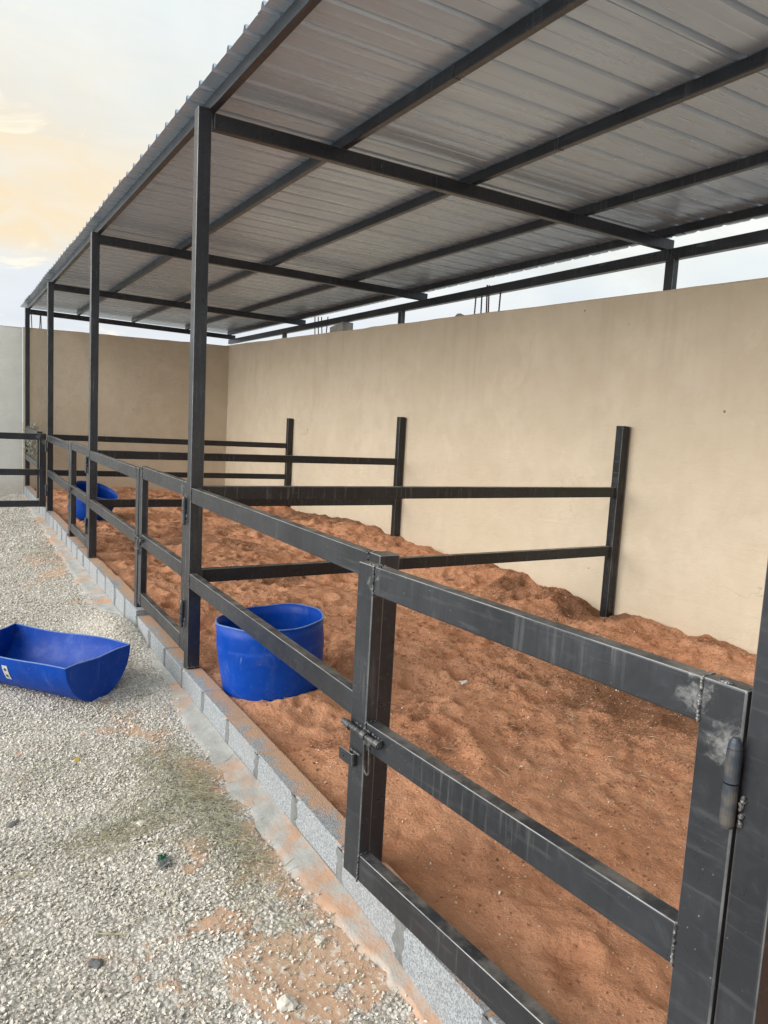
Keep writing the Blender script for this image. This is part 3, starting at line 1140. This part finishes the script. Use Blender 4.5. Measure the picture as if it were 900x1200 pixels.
# ribbed roof sheets
PITCH = .2145
NR = 4
sheet_w = PITCH * NR
RX0, RX1 = -.072, 3.60
yy = -6.95
nx = 15
idx = 0
while yy < 9.90:
    nr = NR
    prof = []
    for r in range(nr):
        b0 = r * PITCH
        prof += [(b0, 0), (b0 + .030, .0), (b0 + .060, .0012), (b0 + .0685, .0), (b0 + .140, -.0006), (b0 + .1590, 0.0), (b0 + .1710, .024), (b0 + .1860, .024), (b0 + .1980, .001)]
    prof.append((nr * PITCH + .02, .0015))
    bm = bmesh.new()
    rows = []
    for i in range(nx + 1):
        x = RX0 + (RX1 - RX0) * i / nx
        row = []
        for (py, pz) in prof:
            wob = .0016 * float(VN(5).at(np.array([x * 2.3 + idx * 3]), np.array([(yy + py) * 9]))[0])
            wob += .0045 * float(VN(6).at(np.array([x * .8]), np.array([(yy + py) * 1.2]))[0])
            edge = .004 * float(VN(8).at(np.array([idx * 7.7]), np.array([i * 9.1]))[0]) if i in (0, nx) else 0
            row.append(bm.verts.new((x + edge + (.010 * ((idx * 37) % 5 - 2) / 2 if i == 0 else 0) * .4, yy + py, zroof(x) + RTOP + .0625 + .0008 * (idx % 2) + pz + wob)))
        rows.append(row)
    for r0, r1 in zip(rows, rows[1:]):
        for j in range(len(r0) - 1):
            bm.faces.new((r0[j], r1[j], r1[j + 1], r0[j + 1]))
    bmesh.ops.recalc_face_normals(bm, faces=bm.faces)
    o = obj('roof_sheet', bm, ROOF, shelter)
    so_ = o.modifiers.new('thickness', 'SOLIDIFY')
    so_.thickness = .0009
    so_.offset = 1
    yy += sheet_w
    idx += 1

# ------------------------------------------------------------------ fixed fence panels
RH, RT = .08, .04


def fence_panel(y0, y1, label, zm=ZM, step=.0):
    """latch post at y0, rails running to the shelter post at y1 (front faces flush)"""
    t_ = thing('fence_panel', label, 'fence panel', (0, y0, 0), 0, 'fixed two-rail panels of the pen fence')
    L_ = y1 - HW - y0
    bm = bmesh.new()
    add_box(bm, (2 * HW, 2 * HW, ZR + .20 + .004), (0, 0, (ZR + .004 - .20) / 2), .005, 3)
    p = obj('latch_post', bm, STEEL, t_)
    wb = bmesh.new()
    weld(wb, (-HW - .001, HW, ZR - .075), (-HW - .001, HW, ZR), 9, .006)
    weld(wb, (-HW, HW + .001, ZR + .002), (.002, HW + .001, ZR + .002), 6, .006)
    weld(wb, (-HW - .001, HW, zm - .075), (-HW - .001, HW, zm), 9, .006)
    obj('weld_bead', wb, WELD, p)
    for n_, zt_ in (('top_rail', ZR), ('middle_rail', zm)):
        bm = bmesh.new()
        bar(bm, (-HW + RT / 2 + .0012, HW + .0012, zt_ - RH / 2), (-HW + RT / 2 + .0012, L_ - .0012, zt_ - RH / 2), RT, RH, .004, 3)
        r = obj(n_, bm, STEEL, t_)
        wb = bmesh.new()
        weld(wb, (-HW - .0005, L_ + .001, zt_ - RH), (-HW - .0005, L_ + .001, zt_), 9, .006)
        obj('weld_bead', wb, WELD, r)
    return t_


fence_panel(-2.02, 0, 'two-rail steel fence panel nearest the camera, above the blue tub', zm=.527)
fence_panel(1.28, 3.3, 'two-rail steel fence panel in the second bay, between latch post and second tall post', zm=.548)
fence_panel(4.58, 6.6, 'two-rail steel fence panel in the third bay, beside the tipped blue tub')
fence_panel(7.88, 9.77, 'farthest two-rail steel fence panel, behind the open gate by the end wall')


# ------------------------------------------------------------------ gates
def gate(loc, rotz, label, mat=GATE_STEEL, L_=1.165, zb=.16, swing=1):
    """hinged at the local origin, frame along +y, outer face at -x"""
    g = thing('pen_gate', label, 'gate', loc, rotz, 'three-rail steel pen gates')
    T, SW = .04, .08
    x = -.02
    top, mid_, bot = .985, .535, zb
    for y_, nm in ((.004 + SW / 2, 'hinge_stile'), (L_ - SW / 2, 'latch_stile')):
        bm = bmesh.new()
        add_box(bm, (T, SW, top - bot + RH + .002), (x, y_, (top + bot - RH) / 2), .0045, 3)
        s_ = obj(nm, bm, mat, g)
        wb = bmesh.new()
        e = .004 + SW if nm == 'hinge_stile' else L_ - SW
        for z_ in (top, mid_, bot):
            weld(wb, (x - T / 2 - .0005, e, z_ - RH), (x - T / 2 - .0005, e, z_), 11, .0055)
            weld(wb, (x - T / 2, e, z_ + .0005), (x + T / 2, e, z_ + .0005), 5, .005)
        weld(wb, (x - .015, e - .03, top + .002), (x - .015, e + (.03 if nm == 'latch_stile' else -.05), top + .002), 9, .005)
        obj('weld_bead', wb, WELD, s_)
    for nm, z_ in (('top_rail', top), ('middle_rail', mid_), ('bottom_rail', bot)):
        bm = bmesh.new()
        bar(bm, (x + .0008, .004 + SW + .001, z_ - RH / 2), (x + .0008, L_ - SW - .001, z_ - RH / 2), T - .0015, RH, .004, 3)
        obj(nm, bm, mat, g)
    for zc in (.835, .27):
        bm = bmesh.new()
        hx, hy, r = x - T / 2 - .0125, .008, .0122
        add_cyl(bm, (hx, hy, zc - .072), (hx, hy, zc - .003), r, 18)
        add_cyl(bm, (hx, hy, zc - .078), (hx, hy, zc - .072), r * .8, 18, r)
        h_ = obj('hinge', bm, HINGE, g)
        bm = bmesh.new()
        add_cyl(bm, (hx, hy, zc), (hx, hy, zc + .048), r, 18)
        add_cyl(bm, (hx, hy, zc + .048), (hx, hy, zc + .055), r, 18, r * .93)
        add_cyl(bm, (hx, hy, zc + .055), (hx, hy, zc + .058), r * .86, 18)
        add_cyl(bm, (hx, hy, zc + .058), (hx, hy, zc + .067), r * .93, 18, r * .8)
        add_cyl(bm, (hx, hy, zc + .067), (hx, hy, zc + .074), r * .8, 18, r * .45)
        obj('hinge_cap', bm, HINGE, h_)
        wb = bmesh.new()
        weld(wb, (hx + .012, hy + .014, zc + .005), (hx + .012, hy + .014, zc + .06), 7, .007)
        weld(wb, (hx + .012, hy - .016, zc - .075), (hx + .012, hy - .016, zc - .02), 7, .008)
        obj('weld_bead', wb, WELD, h_)
    # slide bolt with a loop handle and its catch plate
    bz, bx = .505, x - T / 2 - .013
    bm = bmesh.new()
    add_cyl(bm, (bx, L_ + .018, bz + .004), (bx, L_ - .175, bz - .002), .0085, 14)
    b_ = obj('slide_bolt', bm, BOLT, g)
    bm = bmesh.new()
    for y0, y1 in ((L_ - .004, L_ - .022), (L_ - .085, L_ - .105), (L_ - .155, L_ - .172)):
        add_cyl(bm, (bx, y0, bz + .003), (bx, y1, bz), .0118, 14)
    obj('bolt_sleeve', bm, BOLT, b_)
    bm = bmesh.new()
    hy = L_ - .118
    for dy in (-.012, .012):
        bar(bm, (bx - .004, hy + dy, bz - .012), (bx - .001, hy + dy, bz - .092), .005, .007, .001, 1)
    for k_ in range(6):
        a0, a1 = math.pi + k_ * math.pi / 6, math.pi + (k_ + 1) * math.pi / 6
        bar(bm, (bx - .001, hy + .012 * math.cos(a0), bz - .092 + .012 * math.sin(a0)), (bx - .001, hy + .012 * math.cos(a1), bz - .092 + .012 * math.sin(a1)), .005, .007, .001, 1)
    add_box(bm, (.006, .034, .018), (bx - .003, hy, bz - .010), .001, 1)
    obj('bolt_handle', bm, BOLT, b_)
    bm = bmesh.new()
    add_box(bm, (.004, .070, .038), (bx - .004, L_ - .012, bz - .093), .001, 1)
    add_box(bm, (.018, .005, .038), (bx + .007, L_ - .045, bz - .093), .001, 1)
    add_cyl(bm, (bx - .005, L_ + .002, bz - .093), (bx - .0085, L_ + .002, bz - .093), .006, 10)
    c_ = obj('catch_plate', bm, STEEL, g)
    wb = bmesh.new()
    weld(wb, (bx + .006, L_ - .07, bz - .07), (bx + .006, L_ - .02, bz - .07), 6, .006)
    weld(wb, (bx + .011, L_ - .17, bz + .010), (bx + .011, L_ - .03, bz + .014), 13, .0045)
    obj('weld_bead', wb, WELD, b_)
    return g


g0 = gate((.003, -3.3 + HW + .003, 0), math.radians(4.75), 'three-rail steel gate nearest the camera, standing slightly ajar with bolt drawn', zb=.135)
for (y_, rz, lab) in [(0., 0., 'closed three-rail steel gate hinged on the post beside the blue tub'), (3.3, 0., 'closed three-rail steel gate in front of the tipped blue tub'),
                      (6.6, math.radians(92), 'open three-rail steel gate swung out across the gravel at far left')]:
    g_ = copy_tree(g0)
    g_['label'] = lab
    g_.location = (.004 if rz == 0 else -.05, y_ + HW + .004 if rz == 0 else y_ - .035, .022 if rz == 0 else .02)
    g_.rotation_euler = (0, 0, rz)


# ------------------------------------------------------------------ dividers between the stalls
def divider(y0, y1, zu, zl, ztop, label, gap=.02):
    d = thing('stall_divider', label, 'stall divider', (0, y0, 0), 0, 'two-rail dividers between the pens')
    xw = wall_x(y1) - gap
    bm = bmesh.new()
    add_box(bm, (2 * HW, 2 * HW, ztop + .35), (xw - HW, y1 - y0, (ztop - .35) / 2), .005, 3)
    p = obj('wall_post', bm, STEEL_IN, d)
    xr = xw - 2 * HW - .001
    wb = bmesh.new()
    for z_ in (zu, zl):
        weld(wb, (xr + .001, y1 - y0 - .022, z_ - .07), (xr + .001, y1 - y0 - .022, z_), 7, .006)
    obj('weld_bead', wb, WELD, p)
    for nm, z_ in (('top_rail', zu), ('bottom_rail', zl)):
        bm = bmesh.new()
        bar(bm, (HW + .001, -.004, z_ - .0375), (xr, y1 - y0, z_ - .0375), .04, .075, .004, 2)
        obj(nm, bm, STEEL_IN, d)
    return d


divider(0, .106, .9936, .5447, 1.455, 'nearest two-rail black divider, running from the tallest-looking post past the blue tub')
divider(3.3, 3.317, .992, .543, 1.455, 'middle two-rail black divider meeting the long wall at the second wall post')
divider(6.6, 6.47, 1.0016, .5445, 1.37, 'farthest two-rail black divider with a shorter wall post')


# ------------------------------------------------------------------ tubs
def half_drum(name, label, loc, rot, r0=.295, r1=.262, h=.405, seg=64, wave=.006):
    t_ = thing(name, label, 'tub', loc)
    t_.rotation_euler = (Matrix.Rotation(math.radians(rot[0]), 3, Vector((.5, .86, 0))) @ Matrix.Rotation(math.radians(rot[1]), 3, Vector((.86, -.5, 0))) @ Matrix.Rotation(rot[2], 3, 'Z')).to_euler()
    bm = bmesh.new()
    th = .005
    prof = [(r1 - .035, .0), (r1 - .010, .006), (r1, .028), (r1 + .006, .06), (r1 + .014, .13), (r1 + .024, h * .66), (r1 + .026, h * .70), (r1 + .0235, h * .715), (r1 + .025, h * .73), (r0 - .003, h * .86), (r0, h)]
    prof += [(r0 - th, h), (r0 - .003 - th, h * .86), (r1 + .024 - th, h * .66), (r1 + .014 - th, .13), (r1 - th, .03), (r1 - .035, .010)]
    rings = []
    for i, (r, z_) in enumerate(prof):
        ring = []
        for k_ in range(seg):
            a = 2 * math.pi * k_ / seg
            wv = wave * (math.sin(2 * a + .7) + .5 * math.sin(3 * a + 2)) * (z_ / h) ** 2
            zz2 = z_ + (wave * .9 * math.sin(2 * a + 1.9) + .0025 * math.sin(7 * a)) * (1 if z_ > h * .99 else 0)
            ring.append(bm.verts.new(((r + wv) * math.cos(a), (r - wv) * math.sin(a), zz2)))
        rings.append(ring)
    for ra, rb in zip(rings, rings[1:]):
        for k_ in range(seg):
            bm.faces.new((ra[k_], ra[(k_ + 1) % seg], rb[(k_ + 1) % seg], rb[k_]))
    bm.faces.new(list(reversed(rings[0])))
    bm.faces.new(rings[-1])
    o_ = obj('tub_shell', bm, BLUE, t_, smooth=True)
    # sawn rim: pale, slightly ragged
    bm = bmesh.new()
    pa = None
    first = None
    for k_ in range(seg + 1):
        a = 2 * math.pi * (k_ % seg) / seg
        wv = wave * (math.sin(2 * a + .7) + .5 * math.sin(3 * a + 2))
        zz2 = h + (wave * .9 * math.sin(2 * a + 1.9) + .0025 * math.sin(7 * a)) + .0015
        cur = [bm.verts.new(((r0 + dr + wv) * math.cos(a), (r0 + dr - wv) * math.sin(a), zz2 + dz)) for dr, dz in ((.0012, -.004), (.0012, 0), (-th - .001, 0), (-th - .001, -.004))]
        if pa:
            for j in range(3):
                bm.faces.new((pa[j], cur[j], cur[j + 1], pa[j + 1]))
        pa = cur
    obj('cut_rim', bm, CUT, t_, smooth=False)
    return t_


half_drum('feed_tub', 'upright blue half-barrel tub standing on the sand inside the near fence', (.330, -.372, -.060), (-4.5, 0, .6), r0=.276, r1=.252)
half_drum('feed_tub', 'blue half-barrel tub tipped over to one side in the third pen', (.40, 6.22, .0), (20, 6, 1.1), r0=.275, r1=.25, h=.36)


def trough():
    """drum sawn lengthwise, lying open side up on the gravel"""
    t_ = thing('feed_trough', 'blue trough sawn lengthwise from a barrel, lying on the gravel outside', 'trough', (-.47, .01, -.124))
    ax = Vector((-.65, .76, 0)).normalized()
    t_.rotation_euler = (0, 0, math.atan2(ax.y, ax.x))
    # local: x along the axis (0..L), y across, z up
    bm = bmesh.new()
    L_, R, rim = .80, .243, .245
    n_a, n_x = 26, 22
    th = .005
    a0, a1 = math.radians(-88), math.radians(88)

    def section(x, rr, dz=0):
        row = []
        for i in range(n_a + 1):
            a = a0 + (a1 - a0) * i / n_a
            yy_ = rr * math.sin(a)
            zz_ = R - rr * math.cos(a)
            f = abs(a) / a1
            dent = .010 * math.sin(x * 7 + (1 if a > 0 else 2.5)) * f ** 3
            yy_ += dent
            if i in (0, n_a):
                zz_ += .007 * math.sin(x * 9.0 + i) - .004 + (-.018 * math.exp(-((x - .77) / .02) ** 2) if i == n_a else 0)
            # flatten the belly a little where it rests
            zz_ = max(zz_, .006 * (1 - math.cos(a)))
            row.append(Vector((x, yy_, zz_ + dz)))
        return row
    # barrel end shoulder: radius drops and the dished head closes it
    stations = [(.0, R - .003), (.003, R), (.035, R)] + [(.035 + (L_ - .07) * i / n_x, R) for i in range(1, n_x)] + [(L_ - .035, R), (L_ - .003, R), (L_, R - .003)]
    outer = [[bm.verts.new(v) for v in section(x, r)] for x, r in stations]
    ins = [(max(x, th) if x < .4 else min(x, L_ - th), r - th) for x, r in stations]
    inner = [[bm.verts.new(v + Vector((0, 0, 0))) for v in section(x, r)] for x, r in ins]
    for rows, fl in ((outer, False), (inner, True)):
        for r0, r1 in zip(rows, rows[1:]):
            for j in range(n_a):
                f = (r0[j], r1[j], r1[j + 1], r0[j + 1])
                bm.faces.new(f if fl else tuple(reversed(f)))
    for r0, r1, s0, s1 in zip(outer, outer[1:], inner, inner[1:]):
        for j in (0, n_a):
            bm.faces.new((r0[j], r1[j], s1[j], s0[j]))
    for k_ in (0, -1):        # heads, dished, straight sawn top edge
        for rows in (outer, inner):
            row = rows[k_]
            c0 = row[0].co.lerp(row[-1].co, .5) + Vector(((.012 if k_ == 0 else -.012), 0, -.012))
            c = bm.verts.new(c0)
            mid_ = [bm.verts.new(v.co.lerp(c0, .35) + Vector(((.010 if k_ == 0 else -.010), 0, 0)) * 1) for v in row]
            for j in range(n_a):
                bm.faces.new((row[j], row[j + 1], mid_[j + 1], mid_[j]))
                bm.faces.new((mid_[j], mid_[j + 1], c))
            row.append((mid_, c))
        a_, b_ = outer[k_][-1], inner[k_][-1]
        ro, ri = outer[k_][:-1], inner[k_][:-1]
        for s_ in (0, -1):
            bm.faces.new((ro[s_], a_[0][s_], b_[0][s_], ri[s_]))
            bm.faces.new((a_[0][s_], a_[1], b_[1], b_[0][s_]))
    bmesh.ops.recalc_face_normals(bm, faces=bm.faces)
    o_ = obj('trough_shell', bm, BLUE, t_, smooth=True)
    md = o_.modifiers.new('edges', 'EDGE_SPLIT')
    md.split_angle = math.radians(35)
    # pale sawn lip along both long edges and the ends
    bm = bmesh.new()
    for i_ in (0, n_a):
        pa = None
        for x, r in stations:
            v = section(x, r - th / 2)[i_]
            cur = [bm.verts.new(v + Vector(dv)) for dv in ((0, -.0036, -.001), (0, -.0036, .0022), (0, .0036, .0022), (0, .0036, -.001))]
            if pa:
                for j in range(3):
                    bm.faces.new((pa[j], cur[j], cur[j + 1], pa[j + 1]))
            pa = cur
    for xe in (.0, L_):
        sgn = 1 if xe == 0 else -1
        s_ = section(xe, R - .003)
        for e_ in (0, -1):
            p0 = s_[e_]
            c0 = s_[0].lerp(s_[-1], .5) + Vector((sgn * .012, 0, -.012))
            m0 = p0.lerp(c0, .35) + Vector((sgn * .010, 0, 0))
            for u_, v_ in ((p0, m0), (m0, c0)):
                bar(bm, u_ + Vector((sgn * .002, 0, .001)), v_ + Vector((sgn * .002, 0, .001)), .007, .004, 0)
    obj('cut_lip', bm, CUT, t_)
    # small paper label on the side that faces the yard
    bm = bmesh.new()
    xl = .40
    rows = []
    for i in range(5):
        a = math.radians(76 - i * 5.2)
        rows.append([bm.verts.new((xl + dx, (R + .0025) * math.sin(a) + .010 * math.sin((xl + dx) * 7 + 1) * (a / a1) ** 3, R - (R + .0025) * math.cos(a))) for dx in (-.017, .019)])
    for r0, r1 in zip(rows, rows[1:]):
        bm.faces.new((r0[0], r0[1], r1[1], r1[0]))
    lb = obj('sticker', bm, PAPER, t_)
    lb['label'] = 'small grey printed sticker'
    bm = bmesh.new()
    for aa in (70.5, 61):
        for (da, dx, sa, sx) in ((0, 0, 2.4, .010), (0, .0, 1.1, .005)):
            for sg in (-1, 1):
                vs = []
                for (u_, v_) in ((0, 1), (1, 0), (0, -.0001), (0, -1)) if False else ((0, 1), (sg, 0), (0, -1)):
                    a = math.radians(aa + v_ * sa)
                    x_ = xl + .001 + u_ * sx
                    rr = R + .0042 + (.001 if sa < 2 else 0)
                    vs.append(bm.verts.new((x_, rr * math.sin(a) + .010 * math.sin(x_ * 7 + 1) * (a / a1) ** 3, R - rr * math.cos(a))))
                bm.faces.new(vs)
    obj('printed_mark', bm, BLACKP, lb)
    return t_


trough()

# ------------------------------------------------------------------ weeds caught on the far post
bm = bmesh.new()
for k in range(620):
    z0 = random.uniform(.50, 1.02)
    wd = .085 * (1 - abs(z0 - .76) / .36) + .03
    p = Vector((random.gauss(.075, wd * .6), random.gauss(-.01, .05), z0))
    a, b = random.uniform(0, 6.28), random.uniform(-1.1, 1.1)
    d = Vector((math.cos(a) * math.cos(b), math.sin(a) * math.cos(b), math.sin(b))) * random.uniform(.04, .10)
    s_ = d.cross(Vector((random.random(), random.random(), random.random()))).normalized() * random.uniform(.003, .007)
    v = [bm.verts.new(q) for q in (p - s_, p + s_, p + d * .6 + s_ * .8 + Vector((0, 0, -.008)), p + d, p + d * .6 - s_ * .8 + Vector((0, 0, -.008)))]
    bm.faces.new(v)
wd_ = thing('dry_weed', None, None, (.07, 9.64, .5))
o = obj('weed_blades', bm, WEED, wd_)
o.location = (-.07, 0, -.5)
o['kind'] = 'stuff'
tag(wd_, 'tangle of grey-green dry weeds caught against the farthest post', 'dry weeds')


# ------------------------------------------------------------------ odd stones and scraps on the ground
def stone(name, label, cat, x, y, r, mat, flat=.55, grp=None, z=None, seed=0, stretch=1.3):
    rr = random.Random(seed)
    bm = bmesh.new()
    bmesh.ops.create_icosphere(bm, subdivisions=2, radius=r)
    ph = [rr.uniform(0, 6) for _ in range(6)]
    for v in bm.verts:
        n_ = v.co.normalized()
        v.co *= 1 + .22 * math.sin(3 * n_.x + ph[0]) + .18 * math.sin(4 * n_.y + ph[1]) + .15 * math.sin(5 * n_.z + ph[2]) + rr.uniform(-.07, .07)
        v.co.z *= flat
        v.co.x *= stretch
    o = obj(name, bm, mat)
    zz_ = (float(ground_h(np.array([x]), np.array([y]))[0]) + r * flat * .45) if z is None else z
    o.location = (x, y, zz_)
    o.rotation_euler = (rr.uniform(-.2, .2), rr.uniform(-.2, .2), rr.uniform(0, 6))
    return tag(o, label, cat, grp)


stone('stone', 'largest pale stone on the gravel at the bottom edge', 'stone', -.39, -2.31, .022, STONE, .6, seed=3)
stone('stone', 'pale angular stone on the orange sand beside the cement strip', 'stone', -.22, -2.14, .013, STONE, .7, seed=5)
stone('stone', 'dark grey stone lying in the pale gravel near the bottom left', 'stone', -.81, -1.98, .017, DSTONE, .5, seed=8)
stone('stone', 'dark stone in the gravel at the left edge below the trough', 'stone', -.96, -1.14, .020, DSTONE, .4, seed=9)
stone('stone', 'rounded pale stone in the hay streak on the gravel', 'stone', -.555, -1.335, .016, STONE, .6, seed=12, stretch=1.7)
stone('yellow_scrap', 'small bright yellow scrap on the gravel below the trough', 'scrap', -.68, -.69, .011, YELLOW, .5, seed=14)
stone('white_scrap', 'flat white scrap lying on the sand inside the near pen', 'scrap', 1.278, -.748, .026, WHITEP, .3, seed=15, z=float(sand_z(1.278, -.748)) + .008, stretch=1.5)


def crumple(name, label, x, y, w_, h_, mats, seed):
    rr = random.Random(seed)
    t_ = thing(name, label, 'scrap', (x, y, float(ground_h(np.array([x]), np.array([y]))[0]) + .004), rr.uniform(0, 6))
    for q, (m_, dx, sc) in enumerate(mats):
        bm = bmesh.new()
        n_ = 7
        g_ = [[bm.verts.new((dx + (i / n_ - .5) * w_ * sc + rr.uniform(-1, 1) * .003, (j / n_ - .5) * h_ * sc + rr.uniform(-1, 1) * .003, .006 + .007 * rr.random() + .010 * math.sin(i * 1.3 + j * .8 + q))) for j in range(n_ + 1)] for i in range(n_ + 1)]
        for i in range(n_):
            for j in range(n_):
                bm.faces.new((g_[i][j], g_[i + 1][j], g_[i + 1][j + 1], g_[i][j + 1]))
        o_ = obj('film' if q == 0 else 'green_flap', bm, m_, t_)
        sd = o_.modifiers.new('thickness', 'SOLIDIFY')
        sd.thickness = .0012
    return t_


crumple('plastic_scrap', 'crumpled grey and green plastic scrap among the gravel', -.54, -1.61, .05, .04, [(GREYP, 0, 1), (GREENP, .022, .6)], 4)
bm = bmesh.new()
add_cyl(bm, (0, 0, .006), (.085, -.05, .010), .0025, 7, .0018)
add_cyl(bm, (.045, -.027, .008), (.065, -.018, .012), .0015, 6)
o = obj('twig', bm, DRY)
o.location = (-.80, -1.86, float(ground_h(np.array([-.8]), np.array([-1.86]))[0]) + .004)
tag(o, 'thin straw-coloured twig on the gravel above the dark stone', 'twig')
